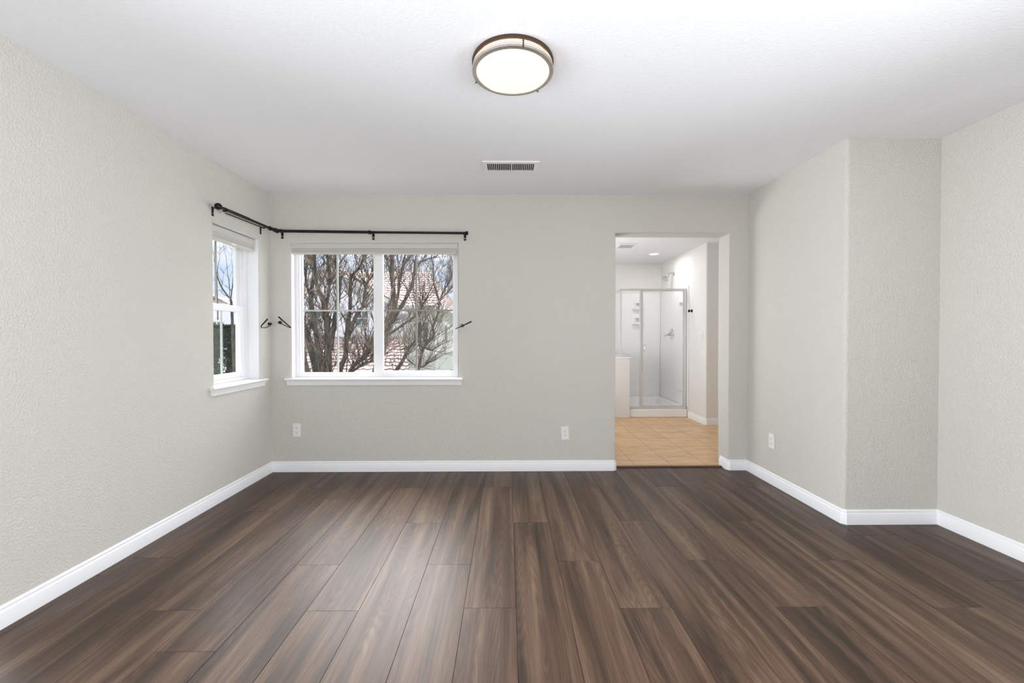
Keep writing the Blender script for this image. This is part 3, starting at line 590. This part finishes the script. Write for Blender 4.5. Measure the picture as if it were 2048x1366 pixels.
t = thing('robe_hook', 'small black knob hook on the wall right of the shower', 'robe hook', (BW, 6.09, 1.555))
bm = B(); lathe(bm, [(0, 0), (0.024, 0), (0.024, 0.005), (0.010, 0.010), (0.008, 0.028), (0.016, 0.036), (0.022, 0.042), (0.021, 0.050), (0.012, 0.055), (0, 0.056)], (BW, 6.09, 1.555), 24, (-1, 0, 0)); obj('knob', bm, M['black'], t, smooth=40)
def yzb(u, w, z): return (BW + w, u, z)
t = thing('light_switch', 'white light switch on the bathroom wall below the black knob hook', 'light switch', (BW, 5.787, 1.2))
bm = B(); fbox(bm, yzb, 5.752, 5.822, -0.006, 0, 1.14, 1.258, 0.0025); sp = obj('switch_plate', bm, M['plate'], t)
bm = B(); fbox(bm, yzb, 5.782, 5.792, -0.013, -0.005, 1.190, 1.210, 0.0015); obj('toggle', bm, M['plate'], sp)
t = thing('recessed_light', 'small round recessed light glowing in the bathroom ceiling', 'recessed light', (2.226, 6.445, H))
bm = B(); lathe(bm, [(0.062, H - 0.001), (0.064, H - 0.005), (0.086, H - 0.004), (0.088, H), (0.062, H)], (2.226, 6.445, 0), 36, closed=True); obj('trim_ring', bm, M['trim'], t, smooth=40)
bm = B(); lathe(bm, [(0, H - 0.003), (0.063, H - 0.003)], (2.226, 6.445, 0), 36); obj('lens', bm, M['can'], t)
d = bpy.data.lights.new('downlight', 'AREA'); d.shape = 'DISK'; d.size = 0.11; d.energy = 6.0; d.color = (1.0, 0.97, 0.93)
o = bpy.data.objects.new('downlight', d); o.location = (2.226, 6.445, H - 0.006); C.objects.link(o)
t = thing('exhaust_fan', 'square white exhaust fan grille on the bathroom ceiling', 'exhaust fan', (1.63, 5.85, H))
bm = B(); box(bm, 1.505, 1.755, 5.725, 5.975, H - 0.014, H, 0.006); fp = obj('cover', bm, M['plate'], t)
bm = B()
for i in range(9): box(bm, 1.535, 1.725, 5.755 + i * 0.022, 5.763 + i * 0.022, H - 0.0165, H - 0.0135)
obj('grille', bm, M['clear'], fp)

# ------------------------------------------------------------------ outdoors
M['bark'] = noisy('grey_brown_bark', (0.012, 0.010, 0.008), (0.085, 0.070, 0.058), 22, 0.9, (1, 1, 0.25), bump=0.02)
M['twig'] = noisy('brown_twig_bark', (0.018, 0.014, 0.011), (0.20, 0.155, 0.115), 7, 0.9, lohi=(0.40, 0.66))
M['stucco'] = noisy('pale_stucco', (0.60, 0.61, 0.66), (0.66, 0.67, 0.71), 6, 0.9)
M['stucco2'] = noisy('beige_grey_stucco', (0.50, 0.50, 0.46), (0.56, 0.56, 0.52), 6, 0.9)
M['stucco3'] = noisy('green_grey_stucco', (0.33, 0.35, 0.32), (0.38, 0.40, 0.37), 6, 0.9)
M['rooftile'] = noisy('terracotta_roof_tile', (0.25, 0.18, 0.155), (0.52, 0.42, 0.385), 3.5, 0.85, detail=8)
M['fascia'] = mat('grey_white_fascia', (0.55, 0.55, 0.55), 0.6)
M['teal'] = mat('teal_window_glass', (0.07, 0.13, 0.13), 0.15)
M['needles'] = noisy('dark_evergreen_leaf', (0.012, 0.030, 0.016), (0.05, 0.10, 0.05), 5, 0.8)
M['ground'] = noisy('garden_ground', (0.10, 0.11, 0.07), (0.22, 0.20, 0.15), 1.2, 0.95)
GZ = -3.2
bm = B(); box(bm, -60, 40, 4.6, 90, GZ - 0.3, GZ); box(bm, -60, XL - 0.9, -30, 4.6, GZ - 0.3, GZ); struct(obj('ground', bm, M['ground']), 'garden ground one storey below the windows')

def roof_plane(bm, e0, e1, r0, r1, courses, lip=0.05, period=0.32):
    e0, e1, r0, r1 = map(Vector, (e0, e1, r0, r1)); n = max(2, int((e1 - e0).length / period * 6))
    nrm = (e1 - e0).cross(r0 - e0).normalized()
    if nrm.z < 0: nrm = -nrm
    for c in range(courses):
        a0, a1 = c / courses, (c + 1.04) / courses; rows = []
        for tt, lf in ((a0, lip), (a1, 0.008)):
            p, q = e0.lerp(r0, tt), e1.lerp(r1, tt); m_ = max(2, n)
            top = [bm.verts.new(p.lerp(q, k / m_) + nrm * (lf + 0.035 * (0.5 + 0.5 * math.cos(2 * PI * k / 6)))) for k in range(m_ + 1)]
            bot = [bm.verts.new(p.lerp(q, k / m_) - nrm * 0.02) for k in range(m_ + 1)]
            rows.append((top, bot))
        (ta, ba), (tb, bb) = rows
        for k in range(len(ta) - 1):
            bm.faces.new((ta[k], ta[k + 1], tb[k + 1], tb[k])); bm.faces.new((ba[k], ba[k + 1], ta[k + 1], ta[k]))
def house_window(par, fn, u0, u1, z0, z1, nu, nz, fw=0.06, pane=None, frame=None):
    bm = B(); rect_frame(bm, u0, u1, z0, z1, fw, fw, fw, fw, -0.05, 0.0, fn, 0)
    du, dz = (u1 - u0 - 2 * fw) / nu, (z1 - z0 - 2 * fw) / nz
    for i in range(1, nu): fbox(bm, fn, u0 + fw + i * du - 0.02, u0 + fw + i * du + 0.02, -0.04, 0.0, z0 + fw, z1 - fw)
    for i in range(1, nz): fbox(bm, fn, u0 + fw, u1 - fw, -0.041, 0.0, z0 + fw + i * dz - 0.02, z0 + fw + i * dz + 0.02)
    w = obj('window', bm, frame or M['fascia'], par)
    bm = B(); fbox(bm, fn, u0 + fw, u1 - fw, -0.018, 0.0, z0 + fw, z1 - fw); obj('pane', bm, pane or M['teal'], w)

h = thing('house', 'pale stucco house with tiled roofs seen behind the bare trees', 'house', (-7.6, 18.5, GZ))
bm = B()
prism(bm, [(-10.0, GZ), (-5.35, GZ), (-5.35, 2.92), (-7.67, 4.22), (-10.0, 2.92)], lambda u, z, w: (u, w, z), 18.5, 23.0)
box(bm, -5.36, -3.25, 19.0, 29.0, GZ, 2.36); box(bm, -10.0, -5.36, 23.0, 29.0, GZ, 2.36)
obj('wall', bm, M['stucco'], h)
bm = B(); box(bm, -9.9, -3.2, 15.2, 18.49, GZ, -0.22); obj('wall', bm, M['stucco'], h)
bm = B(); roof_plane(bm, (-10.3, 18.7, 2.36), (-2.9, 18.7, 2.36), (-9.3, 24, 4.75), (-4.35, 24, 4.75), 16); roof_plane(bm, (-2.9, 18.7, 2.36), (-2.9, 29.3, 2.36), (-4.35, 24, 4.75), (-4.35, 24.01, 4.75), 16); roof_plane(bm, (-10.3, 29.3, 2.36), (-2.9, 29.3, 2.36), (-9.3, 24, 4.75), (-4.35, 24, 4.75), 8)
obj('roof', bm, M['rooftile'], h)
bm = B(); roof_plane(bm, (-5.05, 18.15, 2.75), (-5.05, 23, 2.75), (-7.67, 18.15, 4.25), (-7.67, 23, 4.25), 9); roof_plane(bm, (-10.3, 18.15, 2.75), (-10.3, 23, 2.75), (-7.67, 18.15, 4.25), (-7.67, 23, 4.25), 9)
obj('gable_roof', bm, M['rooftile'], h)
bm = B()
for s in (1, -1): prism(bm, [(0, 4.26), (2.62 * s, 2.76), (2.62 * s, 2.56), (0, 4.06)], lambda u, z, w: (-7.67 + u, w, z), 18.13, 18.20)
fbox(bm, lambda u, w, z: (u, w, z), -5.0, -2.9, 18.66, 18.72, 2.16, 2.35); obj('fascia', bm, M['fascia'], h)
bm = B(); roof_plane(bm, (-10.0, 15.0, -0.15), (-3.15, 15.0, -0.15), (-10.0, 18.9, 1.15), (-3.15, 18.9, 1.15), 12, 0.06); obj('lower_roof', bm, M['rooftile'], h)
bm = B(); box(bm, -10.0, -3.15, 14.9, 14.97, -0.32, -0.12); obj('ledge', bm, M['fascia'], h)
bm = B(); box(bm, -10.0, -5.3, 18.38, 18.5, 1.16, 1.28); obj('ledge', bm, M['fascia'], h)
house_window(h, lambda u, w, z: (u, 18.5 + w, z), -6.63, -6.00, 1.62, 2.30, 2, 2, 0.05)
house_window(h, lambda u, w, z: (u, 18.5 + w, z), -8.7, -8.05, 1.62, 2.30, 2, 2, 0.05)

h = thing('house', 'beige house corner with a flat eave at the right edge of the back window view', 'house', (-2.35, 11.8, GZ))
bm = B(); box(bm, -2.75, -2.0, 11.8, 17.5, 0.66, 1.92); obj('wall', bm, M['stucco2'], h)
bm = B(); box(bm, -2.75, -1.985, 11.785, 17.5, GZ, 0.66); obj('lower_wall', bm, M['stucco3'], h)
bm = B(); box(bm, -3.0, -1.72, 11.5, 17.7, 1.92, 2.02); fa = obj('eave', bm, M['fascia'], h)
house_window(h, lambda u, w, z: (-2.0 - w, u, z), 13.15, 14.05, 0.86, 1.66, 1, 1, 0.14)
house_window(h, lambda u, w, z: (u, 11.8 + w, z), -2.55, -2.15, 0.95, 1.62, 2, 1, 0.05)

h = thing('house', 'distant pale house low in the narrow left window view', 'house', (-13.2, 20, GZ))
bm = B(); prism(bm, [(-14.6, GZ), (-12.5, GZ), (-12.5, 2.4), (-13.55, 2.95), (-14.6, 2.4)], lambda u, z, w: (u, w, z), 20, 26); obj('wall', bm, M['stucco'], h)
bm = B(); roof_plane(bm, (-12.2, 19.7, 2.3), (-12.2, 26.3, 2.3), (-13.55, 19.7, 3.0), (-13.55, 26.3, 3.0), 4, 0.03); roof_plane(bm, (-14.9, 19.7, 2.3), (-14.9, 26.3, 2.3), (-13.55, 19.7, 3.0), (-13.55, 26.3, 3.0), 4, 0.03); obj('roof', bm, M['rooftile'], h)
house_window(h, lambda u, w, z: (u, 20 + w, z), -13.9, -13.2, 1.2, 1.9, 2, 1, 0.05)

A_LIMBS = [
  [(-2.95, 7.0, 0.62, 0.085), (-2.93, 6.97, 1.11, 0.075), (-2.93, 6.93, 1.46, 0.065), (-2.96, 6.9, 1.75, 0.055)],
  [(-2.9, 7.0, 0.97, 0.065), (-2.9, 7.07, 1.21, 0.058), (-2.84, 7.13, 1.68, 0.05), (-2.83, 7.2, 2.12, 0.043), (-2.91, 7.27, 2.45, 0.035), (-2.95, 7.33, 2.93, 0.028), (-3.03, 7.4, 3.54, 0.02)],
  [(-3.23, 6.9, 0.61, 0.055), (-3.23, 6.8, 0.82, 0.048), (-3.22, 6.7, 1.09, 0.041), (-3.23, 6.6, 1.33, 0.034), (-3.24, 6.5, 1.75, 0.027), (-3.25, 6.4, 2.33, 0.02)],
  [(-3.17, 7.1, 0.61, 0.09), (-3.29, 7.14, 1.0, 0.08), (-3.41, 7.19, 1.32, 0.07), (-3.5, 7.23, 1.64, 0.06), (-3.51, 7.27, 2.19, 0.05), (-3.49, 7.31, 2.41, 0.04), (-3.58, 7.36, 2.93, 0.03), (-3.66, 7.4, 3.54, 0.02)],
  [(-3.01, 6.95, 0.63, 0.075), (-3.09, 6.98, 1.0, 0.066), (-3.17, 7.02, 1.42, 0.057), (-3.24, 7.05, 1.84, 0.048), (-3.19, 7.08, 2.27, 0.038), (-3.21, 7.12, 2.63, 0.029), (-3.15, 7.15, 3.3, 0.02)],
  [(-2.75, 7.0, 0.62, 0.055), (-2.63, 6.94, 0.9, 0.05), (-2.59, 6.88, 1.25, 0.044), (-2.51, 6.81, 1.61, 0.039), (-2.48, 6.75, 2.02, 0.034), (-2.43, 6.69, 2.15, 0.028), (-2.29, 6.62, 2.26, 0.023), (-2.19, 6.56, 2.46, 0.017), (-2.1, 6.5, 2.88, 0.012)],
  [(-2.57, 6.8, 1.09, 0.045), (-2.4, 6.74, 1.49, 0.038), (-2.27, 6.68, 1.65, 0.032), (-2.18, 6.62, 2.0, 0.025), (-2.04, 6.56, 2.17, 0.019), (-1.94, 6.5, 2.5, 0.012)],
  [(-2.55, 6.9, 0.61, 0.05), (-2.31, 6.77, 0.84, 0.042), (-2.08, 6.63, 1.03, 0.033), (-1.93, 6.5, 1.29, 0.025)],
  [(-2.52, 6.9, 0.62, 0.03), (-2.26, 6.75, 0.76, 0.022), (-1.97, 6.6, 0.85, 0.015)],
  [(-3.0, 7.0, 1.46, 0.04), (-2.98, 7.08, 1.79, 0.034), (-2.97, 7.15, 2.13, 0.028), (-3.04, 7.22, 2.56, 0.021), (-3.11, 7.3, 3.09, 0.015)],
  [(-3.26, 7.1, 1.79, 0.03), (-3.39, 7.2, 2.14, 0.024), (-3.41, 7.3, 2.49, 0.018), (-3.39, 7.4, 3.03, 0.012)],
]
B_LIMBS = [
  [(-3.06, 9.92, 0.35, 0.124), (-2.91, 9.96, 0.92, 0.112), (-2.84, 9.99, 1.26, 0.099), (-2.73, 10.03, 1.68, 0.087), (-2.69, 10.06, 2.27, 0.074), (-2.74, 10.09, 2.73, 0.062), (-2.75, 10.13, 3.17, 0.05), (-2.81, 10.17, 3.95, 0.037)],
  [(-2.81, 9.92, 1.3, 0.081), (-2.63, 10.02, 1.68, 0.069), (-2.42, 10.12, 2.07, 0.058), (-2.28, 10.22, 2.44, 0.047), (-2.21, 10.32, 3.07, 0.036), (-2.16, 10.42, 3.78, 0.025)],
  [(-2.75, 9.8, 1.21, 0.043), (-2.37, 9.65, 1.45, 0.036), (-2.03, 9.49, 1.66, 0.03), (-1.88, 9.34, 1.83, 0.022), (-1.71, 9.18, 2.08, 0.015)],
  [(-2.52, 9.55, 0.37, 0.062), (-2.33, 9.45, 0.64, 0.051), (-2.16, 9.36, 0.93, 0.041), (-1.97, 9.26, 1.15, 0.03), (-1.77, 9.18, 1.55, 0.019)],
  [(-2.08, 9.8, 0.39, 0.056), (-2.0, 9.82, 0.73, 0.051), (-1.91, 9.86, 0.98, 0.046), (-1.71, 9.88, 1.19, 0.041), (-1.74, 9.92, 1.4, 0.036), (-1.66, 9.96, 1.62, 0.032), (-1.6, 9.98, 1.96, 0.027), (-1.72, 10.01, 2.42, 0.022), (-1.75, 10.04, 2.86, 0.017)],
  [(-1.62, 9.92, 1.92, 0.027), (-1.49, 9.96, 2.24, 0.021), (-1.31, 10.01, 2.59, 0.014), (-1.25, 10.04, 2.99, 0.007)],
  [(-1.56, 9.92, 2.06, 0.02), (-1.43, 9.96, 2.18, 0.016), (-1.31, 10.01, 2.32, 0.011), (-1.19, 10.04, 2.52, 0.007)],
  [(-2.24, 10.04, 2.56, 0.027), (-2.06, 10.17, 2.96, 0.021), (-1.71, 10.29, 3.12, 0.016), (-1.53, 10.42, 3.42, 0.01)],
  [(-2.67, 10.04, 1.75, 0.05), (-2.6, 10.14, 2.17, 0.041), (-2.57, 10.23, 2.6, 0.032), (-2.48, 10.32, 3.14, 0.024), (-2.43, 10.42, 3.78, 0.015)],
  [(-2.73, 10.04, 2.52, 0.037), (-2.84, 10.17, 2.89, 0.026), (-2.98, 10.29, 3.27, 0.015)],
  [(-2.41, 9.55, 0.88, 0.027), (-2.03, 9.39, 1.0, 0.021), (-1.67, 9.21, 0.89, 0.016), (-1.44, 9.05, 1.0, 0.01)],
  [(-2.21, 9.42, 0.67, 0.025), (-1.88, 9.18, 0.52, 0.017), (-1.6, 8.93, 0.67, 0.01)],
]
C_LIMBS = [
  [(-6.38, 10.0, 0.17, 0.05), (-6.43, 10.03, 1.1, 0.043), (-6.49, 10.07, 1.99, 0.036), (-6.59, 10.1, 2.14, 0.029), (-6.75, 10.13, 2.35, 0.022), (-6.88, 10.17, 2.63, 0.015), (-6.97, 10.2, 3.0, 0.008)],
  [(-6.48, 10.05, 1.99, 0.022), (-6.51, 10.09, 2.07, 0.019), (-6.51, 10.13, 2.3, 0.016), (-6.46, 10.17, 2.56, 0.012), (-6.47, 10.21, 2.64, 0.009), (-6.46, 10.25, 2.96, 0.006)],
  [(-6.5, 10.1, 2.26, 0.016), (-6.57, 10.14, 2.31, 0.014), (-6.61, 10.18, 2.49, 0.012), (-6.67, 10.22, 2.71, 0.009), (-6.71, 10.26, 2.9, 0.007), (-6.75, 10.3, 3.08, 0.005)],
  [(-6.6, 10.1, 2.14, 0.01), (-6.72, 10.13, 2.19, 0.008), (-6.82, 10.17, 2.29, 0.007), (-6.92, 10.2, 2.26, 0.005)],
  [(-6.49, 9.6, 1.56, 0.02), (-6.54, 9.67, 2.01, 0.016), (-6.59, 9.73, 2.47, 0.012), (-6.61, 9.8, 2.82, 0.008)],
  [(-6.55, 10.2, 2.32, 0.012), (-6.59, 10.3, 2.72, 0.008), (-6.68, 10.4, 3.02, 0.004)],
]

def bare_tree(label, base, limbs, seed, n_tw, tw_len, n_roots, thin=0.75, group='bare trees outside'):
    t = thing('bare_tree', label, 'tree', base, group)
    rnd = random.Random(seed); b0 = Vector(base); fork = b0 + Vector((0, 0, 2.2))
    bm = B(); tube(bm, [b0 - Vector((0, 0, 0.1)), b0 + Vector((0.02, 0, 0.5)), b0 + Vector((-0.02, 0.02, 1.4)), fork], [0.36, 0.27, 0.24, 0.20], 14); obj('trunk', bm, M['bark'], t, smooth=60)
    tw = B()
    def twig(p, d, ln, r, depth):
        pts = [p]; dd = d.normalized(); k = 4
        for i in range(k):
            dd = (dd + Vector((rnd.uniform(-1, 1), rnd.uniform(-1, 1), rnd.uniform(-0.6, 1.0))) * 0.28).normalized(); pts.append(pts[-1] + dd * ln / k)
        tube(tw, pts, [r * (1 - 0.72 * i / k) for i in range(k + 1)], 4 if r < 0.012 else 6, False)
        if depth:
            for q in range(rnd.choice((2, 3, 3, 4))):
                i = rnd.randint(1, k); side = Vector((rnd.uniform(-1, 1), rnd.uniform(-1, 1), rnd.uniform(-0.3, 1.0)))
                twig(pts[i], (pts[i] - pts[i - 1]).normalized() + side * 0.8, ln * rnd.uniform(0.4, 0.7), r * 0.6, depth - 1)
    for li, lb in enumerate(limbs):
        pts = [Vector(q[:3]) for q in lb]; rad = [q[3] * thin for q in lb]
        if li in n_roots:
            low = pts[0]; pts = [fork - Vector((0, 0, 0.25)), fork.lerp(low, 0.5) + Vector((0, 0, 0.1))] + pts; rad = [rad[0] * 1.2, rad[0] * 1.1] + rad
        sm = bez(pts, 4); rs = []
        for i in range(len(sm)):
            f = i / 4.0; a = min(int(f), len(rad) - 1); b = min(a + 1, len(rad) - 1); rs.append(rad[a] + (rad[b] - rad[a]) * (f - a))
        rs = [r * rnd.uniform(0.92, 1.08) for r in rs]
        bm = B(); tube(bm, sm, rs, 9); obj('branch', bm, M['bark'], t, smooth=60)
        for q in range(n_tw):
            i = rnd.randint(len(sm) // 4, len(sm) - 2); d = (sm[i + 1] - sm[i]).normalized(); side = Vector((rnd.uniform(-1, 1), rnd.uniform(-0.8, 0.8), rnd.uniform(-0.2, 1.2)))
            twig(sm[i], d * 0.7 + side, rnd.uniform(*tw_len), min(rs[i] * 0.45, rnd.uniform(0.006, 0.013)), 2)
        twig(sm[-1], sm[-1] - sm[-2], tw_len[1], rs[-1], 2)
    o = obj('twigs', tw, M['twig'], t); o['kind'] = 'stuff'
bare_tree('thick many-stemmed bare tree in the left pane of the back window', (-2.95, 7.0, GZ), A_LIMBS, 5, 34, (0.25, 0.75), (0, 2, 3, 4, 5, 7))
bare_tree('leaning bare tree in the right pane of the back window', (-2.95, 9.95, GZ), B_LIMBS, 8, 34, (0.3, 0.95), (0, 3, 4))
bare_tree('slender bare tree against the sky in the narrow left window', (-6.38, 10.0, GZ), C_LIMBS, 2, 2, (0.2, 0.5), (0,))

t = thing('evergreen_tree', 'dark green bushy evergreen outside the narrow left window', 'tree', (-8.0, 12.3, GZ))
bm = B(); tube(bm, [(-8.0, 12.3, GZ - 0.05), (-8.0, 12.3, 0.9)], [0.16, 0.06], 10); obj('trunk', bm, M['bark'], t, smooth=60)
rnd = random.Random(4); bm = B()
for i in range(15000):
    z = rnd.uniform(-2.6, 1.5); f = (1.5 - z) / 3.95; R_ = (0.42 + 1.5 * min(1, f * 1.8)) * math.sqrt(rnd.uniform(0.25, 1)); a = rnd.uniform(0, 2 * PI)
    R_ *= 0.85 + 0.25 * math.sin(5 * a + 3 * z); c = Vector((-8.0 + R_ * math.cos(a), 12.3 + R_ * math.sin(a), z))
    d = Vector((math.cos(a), math.sin(a), rnd.uniform(0.1, 1.4))).normalized(); s = d.cross(Vector((rnd.uniform(-1, 1), rnd.uniform(-1, 1), rnd.uniform(-1, 1)))).normalized()
    l, w = rnd.uniform(0.09, 0.2), rnd.uniform(0.02, 0.045)
    q = [bm.verts.new(c + v) for v in (-d * l * 0.5, s * w, d * l * 0.5, -s * w)]; bm.faces.new(q)
o = obj('foliage', bm, M['needles'], t); o['kind'] = 'stuff'
